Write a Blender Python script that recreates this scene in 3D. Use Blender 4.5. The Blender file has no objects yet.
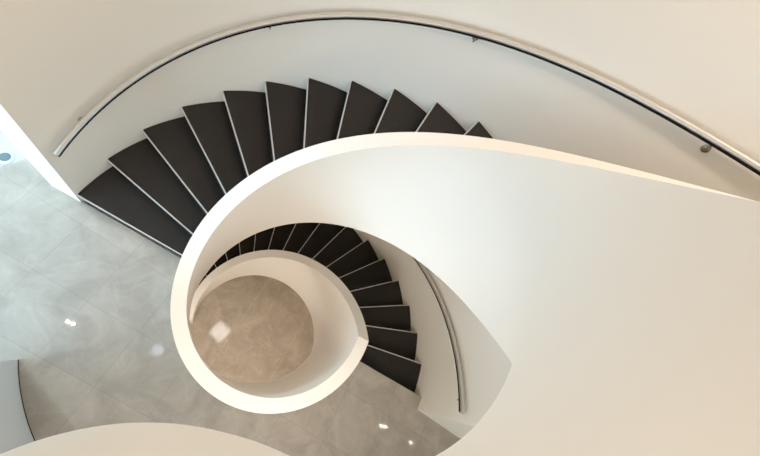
import bpy, bmesh, math
from mathutils import Vector, Matrix
PI = math.pi
R_ = math.radians
C = bpy.context.scene.collection

# ------------------------------------------------------------------ dimensions
RISE = 0.17            # one step
NSTEP = 18
H = RISE * NSTEP       # storey height
DTH = 0.1852           # turn of one step
TA = R_(145.0)         # first riser of every flight
TB = TA - (NSTEP - 1) * DTH   # landing edge at the head of every flight
RI, RO, RW = 0.779, 0.8906, 2.0997   # well face, stair face of balustrade, outer wall
HC, HL = 0.8455, 0.7718     # balustrade height over the pitch line / over a landing
DS, DSL = 0.5773, 0.4328    # depth of stringer under the pitch / of a landing edge
HR, RR = 0.7942, 2.0324     # handrail
THK = TB + (HC - HL) / RISE * DTH     # head kink of the coping
TSTART = TA + 5.9 * DTH


# ------------------------------------------------------------------ materials
def mat(name):
    m = bpy.data.materials.new(name)
    m.use_nodes = True
    nt = m.node_tree
    b = nt.nodes['Principled BSDF']
    return m, nt, b


def plaster(name, col, rough=0.55, spec=0.3):
    m, nt, b = mat(name)
    tc = nt.nodes.new('ShaderNodeTexCoord')
    n = nt.nodes.new('ShaderNodeTexNoise')
    n.inputs['Scale'].default_value = 1.3
    n.inputs['Detail'].default_value = 3
    mx = nt.nodes.new('ShaderNodeMix')
    mx.data_type = 'RGBA'
    mx.inputs['A'].default_value = (*[c * 0.97 for c in col], 1)
    mx.inputs['B'].default_value = (*[min(1, c * 1.02) for c in col], 1)
    nt.links.new(tc.outputs['Object'], n.inputs['Vector'])
    nt.links.new(n.outputs['Fac'], mx.inputs['Factor'])
    nt.links.new(mx.outputs['Result'], b.inputs['Base Color'])
    b.inputs['Roughness'].default_value = rough
    b.inputs['Specular IOR Level'].default_value = spec
    return m


def stone(name, angle, offx, offy, base, dark, size=0.526, rough=0.055, mortar=(0.74, 0.72, 0.70), vein=0.11, mw=0.002):
    m, nt, b = mat(name)
    L = nt.links
    tc = nt.nodes.new('ShaderNodeTexCoord')
    mp = nt.nodes.new('ShaderNodeMapping')
    mp.vector_type = 'TEXTURE'
    mp.inputs['Rotation'].default_value = (0, 0, angle)
    mp.inputs['Location'].default_value = (offx, offy, 0)
    L.new(tc.outputs['Object'], mp.inputs['Vector'])
    # tile grid
    br = nt.nodes.new('ShaderNodeTexBrick')
    br.offset = 0.0
    br.inputs['Scale'].default_value = 1.0
    br.inputs['Brick Width'].default_value = size
    br.inputs['Row Height'].default_value = size
    br.inputs['Mortar Size'].default_value = mw
    br.inputs['Mortar Smooth'].default_value = 0.2
    br.inputs['Color1'].default_value = (0.95, 0.95, 0.95, 1)
    br.inputs['Color2'].default_value = (1.06, 1.04, 1.02, 1)
    br.inputs['Mortar'].default_value = (*mortar, 1)
    L.new(mp.outputs['Vector'], br.inputs['Vector'])
    # clouds
    n1 = nt.nodes.new('ShaderNodeTexNoise')
    n1.inputs['Scale'].default_value = 2.6
    n1.inputs['Detail'].default_value = 7
    n1.inputs['Roughness'].default_value = 0.62
    n1.inputs['Distortion'].default_value = 0.8
    L.new(mp.outputs['Vector'], n1.inputs['Vector'])
    r1 = nt.nodes.new('ShaderNodeValToRGB')
    r1.color_ramp.elements[0].position = 0.36
    r1.color_ramp.elements[0].color = (*dark, 1)
    r1.color_ramp.elements[1].position = 0.7
    r1.color_ramp.elements[1].color = (*base, 1)
    L.new(n1.outputs['Fac'], r1.inputs['Fac'])
    # pale veins
    n2 = nt.nodes.new('ShaderNodeTexNoise')
    n2.inputs['Scale'].default_value = 1.7
    n2.inputs['Detail'].default_value = 5
    n2.inputs['Distortion'].default_value = 1.6
    L.new(mp.outputs['Vector'], n2.inputs['Vector'])
    s = nt.nodes.new('ShaderNodeMath')
    s.operation = 'SUBTRACT'
    s.inputs[1].default_value = 0.5
    L.new(n2.outputs['Fac'], s.inputs[0])
    a = nt.nodes.new('ShaderNodeMath')
    a.operation = 'ABSOLUTE'
    L.new(s.outputs[0], a.inputs[0])
    r2 = nt.nodes.new('ShaderNodeValToRGB')
    r2.color_ramp.elements[0].position = 0.0
    r2.color_ramp.elements[0].color = (vein, vein, vein, 1)
    r2.color_ramp.elements[1].position = 0.022
    r2.color_ramp.elements[1].color = (0, 0, 0, 1)
    L.new(a.outputs[0], r2.inputs['Fac'])
    mv = nt.nodes.new('ShaderNodeMix')
    mv.data_type = 'RGBA'
    mv.inputs['B'].default_value = (*[min(1, c * 1.45) for c in base], 1)
    L.new(r2.outputs['Color'], mv.inputs['Factor'])
    L.new(r1.outputs['Color'], mv.inputs['A'])
    mm = nt.nodes.new('ShaderNodeMix')
    mm.data_type = 'RGBA'
    mm.blend_type = 'MULTIPLY'
    mm.inputs['Factor'].default_value = 1
    L.new(mv.outputs['Result'], mm.inputs['A'])
    L.new(br.outputs['Color'], mm.inputs['B'])
    L.new(mm.outputs['Result'], b.inputs['Base Color'])
    b.inputs['Roughness'].default_value = rough
    b.inputs['Specular IOR Level'].default_value = 0.36
    return m


def simple(name, col, rough, metal=0.0, noise=0.0, scale=30, spec=0.5):
    m, nt, b = mat(name)
    tc = nt.nodes.new('ShaderNodeTexCoord')
    n = nt.nodes.new('ShaderNodeTexNoise')
    n.inputs['Scale'].default_value = scale
    n.inputs['Detail'].default_value = 4
    mx = nt.nodes.new('ShaderNodeMix')
    mx.data_type = 'RGBA'
    mx.inputs['A'].default_value = (*[c * (1 - noise) for c in col], 1)
    mx.inputs['B'].default_value = (*[min(1, c * (1 + noise)) for c in col], 1)
    nt.links.new(tc.outputs['Object'], n.inputs['Vector'])
    nt.links.new(n.outputs['Fac'], mx.inputs['Factor'])
    nt.links.new(mx.outputs['Result'], b.inputs['Base Color'])
    b.inputs['Roughness'].default_value = rough
    b.inputs['Metallic'].default_value = metal
    b.inputs['Specular IOR Level'].default_value = spec
    return m


M_WHITE = plaster('white_plaster', (0.875, 0.825, 0.76))
M_WALL = plaster('wall_plaster', (0.85, 0.785, 0.70))
M_GREY = plaster('grey_plaster', (0.62, 0.64, 0.65))
M_CEIL = plaster('ceiling_plaster', (0.82, 0.79, 0.75))
M_TILE = stone('stone_tiles', R_(142.2), -0.4645, 0.0048, (0.42, 0.375, 0.325), (0.30, 0.265, 0.23))
M_TILE0 = stone('stone_tiles_warm_light', R_(142.0), -0.031, -0.039, (0.47, 0.40, 0.32), (0.33, 0.28, 0.225), mortar=(1.25, 1.22, 1.18), vein=0.2, size=1.052, mw=0.005)  # same tile as the landing, with warm lower-level light mixed into the colour
M_TREAD = simple('dark_tread', (0.0175, 0.0142, 0.012), 0.65, noise=0.15, scale=9, spec=0.18)
M_RISER = simple('black_riser', (0.012, 0.011, 0.0105), 0.6, spec=0.3)
M_NOSE = simple('pale_metal_nosing', (0.74, 0.72, 0.70), 0.38, metal=0.55)
M_STEEL = simple('brushed_steel', (0.70, 0.675, 0.64), 0.36, metal=1.0, noise=0.05, scale=60)
M_BRASS = simple('bracket_steel', (0.36, 0.30, 0.21), 0.3, metal=1.0)
M_BLACK = simple('matte_black', (0.006, 0.006, 0.006), 0.9, spec=0.1)
M_RING = simple('pale_ring', (0.55, 0.60, 0.62), 0.4)
M_LENS = simple('blue_grey_lens', (0.05, 0.085, 0.11), 0.45)


# ------------------------------------------------------------------ mesh helpers
def link(name, bm, m, parent=None, smooth=30):
    bmesh.ops.recalc_face_normals(bm, faces=bm.faces[:])
    me = bpy.data.meshes.new(name)
    bm.to_mesh(me)
    bm.free()
    if smooth:
        for p in me.polygons:
            p.use_smooth = True
        me.set_sharp_from_angle(angle=R_(smooth))
    me.materials.append(m)
    o = bpy.data.objects.new(name, me)
    C.objects.link(o)
    if parent:
        o.parent = parent
    return o


def empty(name, loc, label, cat, group=None):
    o = bpy.data.objects.new(name, None)
    o.empty_display_size = 0.2
    C.objects.link(o)
    o.location = loc
    tag(o, label, cat, group)
    return o


def tag(o, label, cat, group=None):
    o['label'] = label
    o['category'] = cat
    if group:
        o['group'] = group
    return o


def struct(o):
    o['kind'] = 'structure'
    return o


def strip(bm, ins, outs, zb, zt, closed=False):
    """A closed band: inner and outer plan points, bottom and top heights per station."""
    n = len(ins)
    V = []
    for i in range(n):
        (a, b), (c, d) = ins[i], outs[i]
        z0 = zb[i] if isinstance(zb, (list, tuple)) else zb
        z1 = zt[i] if isinstance(zt, (list, tuple)) else zt
        V.append([bm.verts.new((a, b, z0)), bm.verts.new((a, b, z1)),
                  bm.verts.new((c, d, z1)), bm.verts.new((c, d, z0))])
    for i in range(n if closed else n - 1):
        A, B = V[i], V[(i + 1) % n]
        for k in range(4):
            bm.faces.new((A[k], A[(k + 1) % 4], B[(k + 1) % 4], B[k]))
    if not closed:
        bm.faces.new(V[0])
        bm.faces.new(V[-1][::-1])


def pol(r, t):
    return (r * math.cos(t), r * math.sin(t))


def arc(t0, t1, n):
    return [t0 + (t1 - t0) * i / n for i in range(n + 1)]


def tube(bm, pts, rad, seg=12):
    """Tube along 3-D points with flat end caps."""
    rings = []
    for i, p in enumerate(pts):
        p = Vector(p)
        t = (Vector(pts[min(i + 1, len(pts) - 1)]) - Vector(pts[max(i - 1, 0)])).normalized()
        s = t.cross(Vector((0, 0, 1)))
        if s.length < 1e-4:
            s = Vector((1, 0, 0))
        s.normalize()
        u = s.cross(t).normalized()
        rings.append([bm.verts.new(p + (s * math.cos(2 * PI * k / seg) + u * math.sin(2 * PI * k / seg)) * rad)
                      for k in range(seg)])
    for a, b in zip(rings, rings[1:]):
        for k in range(seg):
            bm.faces.new((a[k], a[(k + 1) % seg], b[(k + 1) % seg], b[k]))
    bm.faces.new(rings[0][::-1])
    bm.faces.new(rings[-1])


def lathe(bm, prof, seg=32, M=Matrix()):
    """Profile of (radius, height) turned about local z."""
    rings = []
    for r, z in prof:
        if r < 1e-6:
            rings.append([bm.verts.new(M @ Vector((0, 0, z)))])
        else:
            rings.append([bm.verts.new(M @ Vector((r * math.cos(2 * PI * k / seg), r * math.sin(2 * PI * k / seg), z)))
                          for k in range(seg)])
    for a, b in zip(rings, rings[1:]):
        for k in range(seg):
            k2 = (k + 1) % seg
            if len(a) == 1 and len(b) == 1:
                continue
            if len(a) == 1:
                bm.faces.new((a[0], b[k], b[k2]))
            elif len(b) == 1:
                bm.faces.new((a[k], b[0], a[k2]))
            else:
                bm.faces.new((a[k], b[k], b[k2], a[k2]))


def box(bm, x0, x1, y0, y1, z0, z1):
    strip(bm, [(x0, y0), (x0, y1)], [(x1, y0), (x1, y1)], z0, z1)


# ------------------------------------------------------------------ heights along a flight (zl = floor it starts from)
def pitch(t):
    return RISE * (1 + (TA - t) / DTH)


def cope_upper(t):
    x = (pitch(t) / RISE - 9) / 9         # a little lower mid-flight
    return cope(t, 0.8296 - 0.0315 * x + 0.1226 * x * x)


def under_upper(t):
    x = (pitch(t) / RISE - 9) / 9
    return under(t, 0.6385 - 0.0729 * x)


def cope(t, hc=HC):
    a, w = pitch(t) + hc, 0.36          # eased out of the level landing, sharp at the head
    lo = max(a, HL) + max(w - abs(a - HL), 0.0) ** 2 / (4 * w)
    return min(lo, H + HL)


def under(t, ds=DS):
    return min(max(pitch(t) - ds, -DSL), H - DSL)


# ------------------------------------------------------------------ floors
def sector_floor(name, z, thick, m):
    bm = bmesh.new()
    ts = arc(TB, TA - 2 * PI, 90)
    outs = []
    for t in ts:
        c, s = math.cos(t), math.sin(t)
        k = min(7.4 / max(c, 1e-6) if c > 0 else 99, 7.4 / max(-c, 1e-6) if c < 0 else 99,
                6 / max(s, 1e-6) if s > 0 else 99, 6 / max(-s, 1e-6) if s < 0 else 99)
        outs.append((c * k, s * k))
    strip(bm, [pol(RO - 0.004, t) for t in ts], outs, z - thick, z)
    strip(bm, [pol(RW + 0.14, t) for t in (TA, R_(135), R_(120), R_(105))],          # behind the end of the stair wall
          [(-7.4, 5.18), (-6, 6), (-3.46, 6), (-1.6, 6)], z - thick, z)
    return struct(link(name, bm, m))


bm = bmesh.new()
box(bm, -7.4, 7.4, -6, 6, -H - 0.2, -H)
struct(link('floor', bm, M_TILE0, smooth=0))
sector_floor('floor.001', 0.0, DSL, M_TILE)

# floor of the upper landing: follows the well, then sweeps out to the left wall
ring_t = arc(TB, R_(-122), 44)
sweep = [(-0.444, -0.639), (-0.539, -0.579), (-0.653, -0.522), (-0.745, -0.486), (-0.832, -0.462), (-0.915, -0.448),
         (-0.999, -0.444), (-1.081, -0.450), (-1.155, -0.465), (-1.24, -0.490), (-1.34, -0.525), (-1.55, -0.605), (-1.93, -0.755)]


def catmull(P, n=5):
    out = []
    for i in range(len(P) - 1):
        p0, p1, p2, p3 = [Vector(P[min(max(k, 0), len(P) - 1)]) for k in (i - 1, i, i + 1, i + 2)]
        for j in range(n):
            u = j / n
            out.append(tuple(0.5 * (2 * p1 + (p2 - p0) * u + (2 * p0 - 5 * p1 + 4 * p2 - p3) * u * u
                                    + (3 * p1 - p0 - 3 * p2 + p3) * u ** 3)))
    return out + [tuple(P[-1])]


sweep = catmull([pol(RI, R_(-122))] + sweep)[1:]
edge = [pol(RI, t) for t in ring_t] + sweep


def offset(pts, d):
    out = []
    for i, p in enumerate(pts):
        a, b = Vector(pts[max(i - 1, 0)]), Vector(pts[min(i + 1, len(pts) - 1)])
        t = (b - a).normalized()
        out.append((p[0] - t.y * d, p[1] + t.x * d))
    return out


edge_out = offset(edge, RO - RI)       # outside of the parapet, over the landing
# make sure the offset goes away from the well
if Vector(edge_out[5]).length < Vector(edge[5]).length:
    edge_out = offset(edge, -(RO - RI))
bm = bmesh.new()
far = []
n_e = len(edge_out)
for i, p in enumerate(edge_out):
    t = TB + (R_(-159) - TB) * i / (n_e - 1)
    far.append(pol(2.40, t))
strip(bm, edge_out, far, H - DSL, H)
struct(link('floor.002', bm, M_WHITE))

# ------------------------------------------------------------------ walls
bm = bmesh.new()
ts = arc(R_(-39.3), R_(145.25), 150)
strip(bm, [pol(RW, t) for t in ts], [pol(RW + 0.29 + 0.35 * max(0, 1 - (t - ts[0]) / 0.12), t) for t in ts], -H, 6.0)
struct(link('wall_back', bm, M_WALL))

bm = bmesh.new()
ts = arc(R_(185.4), R_(252), 60)
strip(bm, [pol(2.068, t) for t in ts], [pol(2.28, t) for t in ts], 0.0, H - DSL - 0.002)
struct(link('wall_left', bm, M_GREY))
bm = bmesh.new()
strip(bm, [pol(2.064, t) for t in ts], [pol(2.068, t) for t in ts], 0.0, 0.008)
struct(link('foot_line_left', bm, M_BLACK))  # thin dark line along the foot of the left wall

for nm, b in (('wall_front', (-7.4, 4.6, -4.6, -4.4, -H, 6.0)), ('wall_right', (4.4, 4.6, -4.4, 4.4, -H, 6.0)),
              ('wall_rear', (-7.4, 4.6, 4.4, 4.6, -H, 6.0)), ('light_block_wall', (-2.5, -2.38, -4.4, 4.4, 2.55, 6.0)),  # lobby header is unseen, added to keep daylight off the upper balustrade
              ('wall_basement', (-7.4, -7.2, -4.4, 4.4, -H, -DSL))):
    bm = bmesh.new()
    box(bm, *b)
    struct(link(nm, bm, M_WALL, smooth=0))
bm = bmesh.new()
box(bm, -2.5, 4.6, -4.6, 4.6, 6.0, 6.2)
struct(link('ceiling', bm, M_CEIL, smooth=0))
bm = bmesh.new()
box(bm, -7.4, -2.31, -4.6, 4.6, 2.4, 2.55)  # unseen low ceiling, placed to cut off light rising from the window
struct(link('light_block_ceiling', bm, M_CEIL, smooth=0))


# ------------------------------------------------------------------ staircases
def staircase(zl, label, t_begin, end_cap):
    root = empty('spiral_staircase', (0, 0, zl), label, 'staircase')
    # balustrade
    bm = bmesh.new()
    t_end = TB - DTH * (DS - DSL) / RISE - 0.002
    key = [t_begin + (THK - t_begin) * i / 150 for i in range(151)] + [TA - DTH * ((DS - DSL) / RISE - 1)] + [THK + (t_end - THK) * i / 12 for i in range(1, 13)]
    key = sorted(set(round(t, 6) for t in key), reverse=True)
    lo = (lambda t: max(under(t), 0.0)) if end_cap else under_upper
    top = cope if end_cap else cope_upper
    strip(bm, [pol(RI, t) for t in key], [pol(RO, t) for t in key], [lo(t) for t in key], [top(t) for t in key])
    link('balustrade', bm, M_WHITE, root)
    # soffit: the smooth underside
    bm = bmesh.new()
    ts = arc(TA - 0.01, TB, 90)
    strip(bm, [pol(RO, t) for t in ts], [pol(RW - 0.004, t) for t in ts],
          [max(pitch(t) - DS * 0.9, 0.0 if end_cap else -DSL) for t in ts],
          [max(pitch(t) - RISE - 0.16, 0.004 if end_cap else -DSL + 0.01) for t in ts])
    link('soffit', bm, M_WHITE, root)
    r0, r1 = RO + 0.0005, RW - 0.002
    for k in range(1, NSTEP + 1):
        t0 = TA - (k - 1) * DTH
        z = RISE * k
        go = 0.026                                  # overhang of the nosing, as arc at mid radius
        back = go / 1.5
        # riser, set back under the nosing
        bm = bmesh.new()
        a, b = t0 - back, t0 - back - 0.010
        strip(bm, [pol(r0, a), pol(r0, b)], [pol(r1, a), pol(r1, b)], z - RISE if k > 1 else 0.0, z - 0.03)
        link('riser', bm, M_RISER, root, smooth=0)
        if k == NSTEP:
            break
        # tread
        bm = bmesh.new()
        tt = arc(t0 - 0.007, t0 - DTH - back - 0.008, 8)
        strip(bm, [pol(r0, t) for t in tt], [pol(r1, t) for t in tt], z - 0.030, z)
        tr = link('tread', bm, M_TREAD, root)
        # pale edge strip along the front of the tread
        bm = bmesh.new()
        for (w, za, zb_) in ((0.0, z - 0.022, z + 0.0015),):
            # constant width strip, parallel to the nosing line
            d = Vector((math.cos(t0), math.sin(t0)))
            n = Vector((math.sin(t0), -math.cos(t0)))
            w_ = 0.008
            p0, p1 = d * r0, d * r1
            q0, q1 = p0 + n * w_, p1 + n * w_
            strip(bm, [tuple(p0), tuple(q0)], [tuple(p1), tuple(q1)], za, zb_)
        link('nosing', bm, M_NOSE, tr, smooth=0)
    return root


staircase(0.0, 'upper flight of dark fanned steps with broad white balustrade, rising from the pale tiled floor', TSTART, False)
staircase(-H, 'lower flight of near-black curved steps seen down inside the stairwell', R_(172.4), True)

# ------------------------------------------------------------------ landing balustrade round the well
bm = bmesh.new()
te = TB - DTH * (DS - DSL) / RISE - 0.002
ts = arc(te, TSTART - 2 * PI, 120)
strip(bm, [pol(RI, t) for t in ts], [pol(RO, t) for t in ts], -DSL, HL)
tag(link('landing_balustrade', bm, M_WHITE), 'white curved balustrade round the open well on the tiled landing, level top', 'balustrade')

# balustrade of the upper landing
bm = bmesh.new()
full = [pol(RI, t) for t in arc(te, R_(-122), 40)] + sweep
full_o = offset(full, RO - RI)
if Vector(full_o[5]).length < Vector(full[5]).length:
    full_o = offset(full, -(RO - RI))
strip(bm, full, full_o, H - DSL, H + HL)
tag(link('gallery_balustrade', bm, M_WHITE), 'cream balustrade edging the upper landing, curving along the bottom of the photo', 'balustrade')


# ------------------------------------------------------------------ handrails
def handrail(zl, t0, t1, label, brackets):
    root = empty('handrail', (0, 0, zl), label, 'handrail', None)

    def P(t, dr=0.0, dz=0.0):
        return (*pol(RR + dr, t), pitch(t) + HR + dz)
    ts = arc(t0, t1, 130)
    bm = bmesh.new()
    tube(bm, [P(t) for t in ts], 0.0225, 16)
    link('rail', bm, M_STEEL, root)
    bm = bmesh.new()
    tube(bm, [P(t, -0.0165, -0.0155) for t in ts], 0.0095, 8)
    link('underside_strip', bm, M_BLACK, root)
    for tb in brackets:
        zc = pitch(tb) + HR
        bm = bmesh.new()
        pts = [(*pol(RW - 0.004, tb), zc - 0.075), (*pol(RW - 0.035, tb), zc - 0.075), (*pol(RR + 0.008, tb), zc - 0.075),
               (*pol(RR, tb), zc - 0.055), (*pol(RR, tb), zc - 0.02)]
        tube(bm, pts, 0.007, 10)
        br = link('bracket', bm, M_BRASS, root)
        bm = bmesh.new()
        c, s = math.cos(tb), math.sin(tb)
        Mx = Matrix.Translation((RW * c, RW * s, zc - 0.075)) @ Matrix(((0, -s, -c), (0, c, -s), (1, 0, 0))).to_4x4()
        lathe(bm, [(0, -0.001), (0.024, -0.001), (0.024, 0.005), (0.020, 0.008), (0.013, 0.009), (0.012, 0.018), (0, 0.019)], 24, Mx)
        link('rosette', bm, M_BRASS, br)
    return root


handrail(0.0, R_(143.8), R_(-34), 'long steel handrail curving along the outer wall above the upper flight',
         [R_(a) for a in (135.4, 94.2, 53.0, 11.9, -28)])
handrail(-H, R_(140), R_(-37.4), 'short visible steel handrail on the stairwell wall beside the lower flight of steps',
         [R_(a) for a in (135.0, 94, 53.5, 9.9, -34.2)])

# ------------------------------------------------------------------ floor fitting by the wall end
fl = empty('floor_light', (-2.335, 1.64, 0.0), 'small round floor fitting with blue-grey centre, set in the pale tiles by the wall end', 'floor light')
bm = bmesh.new()
lathe(bm, [(0.046, 0.0), (0.046, 0.006), (0.070, 0.004), (0.073, 0.0)], 32)
link('ring', bm, M_RING, fl)
bm = bmesh.new()
lathe(bm, [(0, 0.004), (0.042, 0.003), (0.0458, 0.0005)], 32)
link('lens', bm, M_LENS, fl)


# ------------------------------------------------------------------ light
def area(name, loc, aim, sx, sy, power, col, shape='RECTANGLE', spread=180):
    d = bpy.data.lights.new(name, 'AREA')
    d.shape = shape
    d.size = sx
    d.size_y = sy
    d.energy = power
    d.color = col
    d.spread = R_(spread)
    o = bpy.data.objects.new(name, d)
    C.objects.link(o)
    o.location = loc
    o.rotation_euler = (Vector(aim) - Vector(loc)).to_track_quat('-Z', 'Y').to_euler()
    return o


WARM = (1.0, 0.85, 0.70)
NEUT = (1.0, 0.86, 0.72)
COOL = (0.47, 0.77, 1.0)
o = area('ceiling_panel', (0.15, 0.1, 5.95), (0.15, 0.1, 0), 0.62, 0.62, 19, (1.0, 0.90, 0.80))
o.rotation_euler.z += R_(40)
for i, (x, y, p) in enumerate(((1.5, 0.7, 11), (1.1, 1.35, 15), (0.75, -1.3, 40), (-1.57, -0.28, 1.6))):  # first three added as fill for the stair wall, last mirrored in the floor
    area('ceiling_fill_spot', (x, y, 5.94), (x, y, 0), 0.26 if p < 5 else 0.5, 0.5, p,
         (0.75, 0.87, 1.0) if p < 5 else WARM if p < 40 else (1.0, 0.91, 0.82), 'DISK')
area('window_daylight', (-6.8, -0.6, 1.2), (0, 0.8, 0.9), 6.0, 2.2, 620, COOL)
area('lobby_daylight', (-3.3, 3.0, 2.3), (-2.9, 2.2, 0), 0.8, 0.8, 30, COOL)  # added cool fill standing in for daylight on the floor past the wall end
area('lobby_daylight', (-4.6, 3.42, 2.3), (-2.2, 0.2, 0), 0.35, 0.35, 125, (0.62, 0.86, 1.0))
for x, y in ((-2.39, 0.28), (-2.325, 0.235)):
    area('lobby_spot', (x, y, 2.39), (x, y, 0), 0.022, 0.022, 1.0, NEUT, 'DISK')
for x, y in ((2.38, -2.15), (2.46, -2.19), (2.94, -2.56)):
    area('soffit_spot', (x, y, H - DSL - 0.01), (x, y, 0), 0.016, 0.016, 0.7, WARM, 'DISK')
area('landing_fill', (-1.0, -1.65, 2.5), (1.3, 0.0, -0.4), 0.4, 0.4, 17, (1.0, 0.88, 0.74), 'RECTANGLE', 105)  # unseen fill added under the upper landing to brighten the lower stair wall
area('lower_lamp', (-1.6, -1.6, -0.45), (-1.2, -1.2, -3), 0.8, 0.8, 88, (1.0, 0.87, 0.72))
area('lower_lamp', (0.2, -2.0, -0.45), (0, -1.2, -3), 0.8, 0.8, 60, (1.0, 0.87, 0.72))

w = bpy.data.worlds.new('World')
bpy.context.scene.world = w
w.use_nodes = True
w.node_tree.nodes['Background'].inputs['Color'].default_value = (0.72, 0.86, 1.0, 1)
w.node_tree.nodes['Background'].inputs['Strength'].default_value = 0.5

# ------------------------------------------------------------------ camera
cam = bpy.data.cameras.new('camera')
co = bpy.data.objects.new('camera', cam)
C.objects.link(co)
co.location = (-0.6994, -0.2688, 3.8747)
co.rotation_euler = (0.3341, -0.3893, -0.1433)
cam.sensor_fit = 'HORIZONTAL'
cam.sensor_width = 36.0
cam.lens = 346.9148 / 760 * 36
cam.shift_x = 31.4318 / 760
cam.shift_y = -4.3711 / 760
cam.clip_start = 0.01
bpy.context.scene.camera = co
sc = bpy.context.scene
sc.view_settings.view_transform = 'Standard'
sc.view_settings.look = 'None'
sc.view_settings.exposure = 0.07
sc.view_settings.gamma = 1.15
sc.cycles.use_denoising = True
sc.cycles.max_bounces = 12
sc.cycles.diffuse_bounces = 8
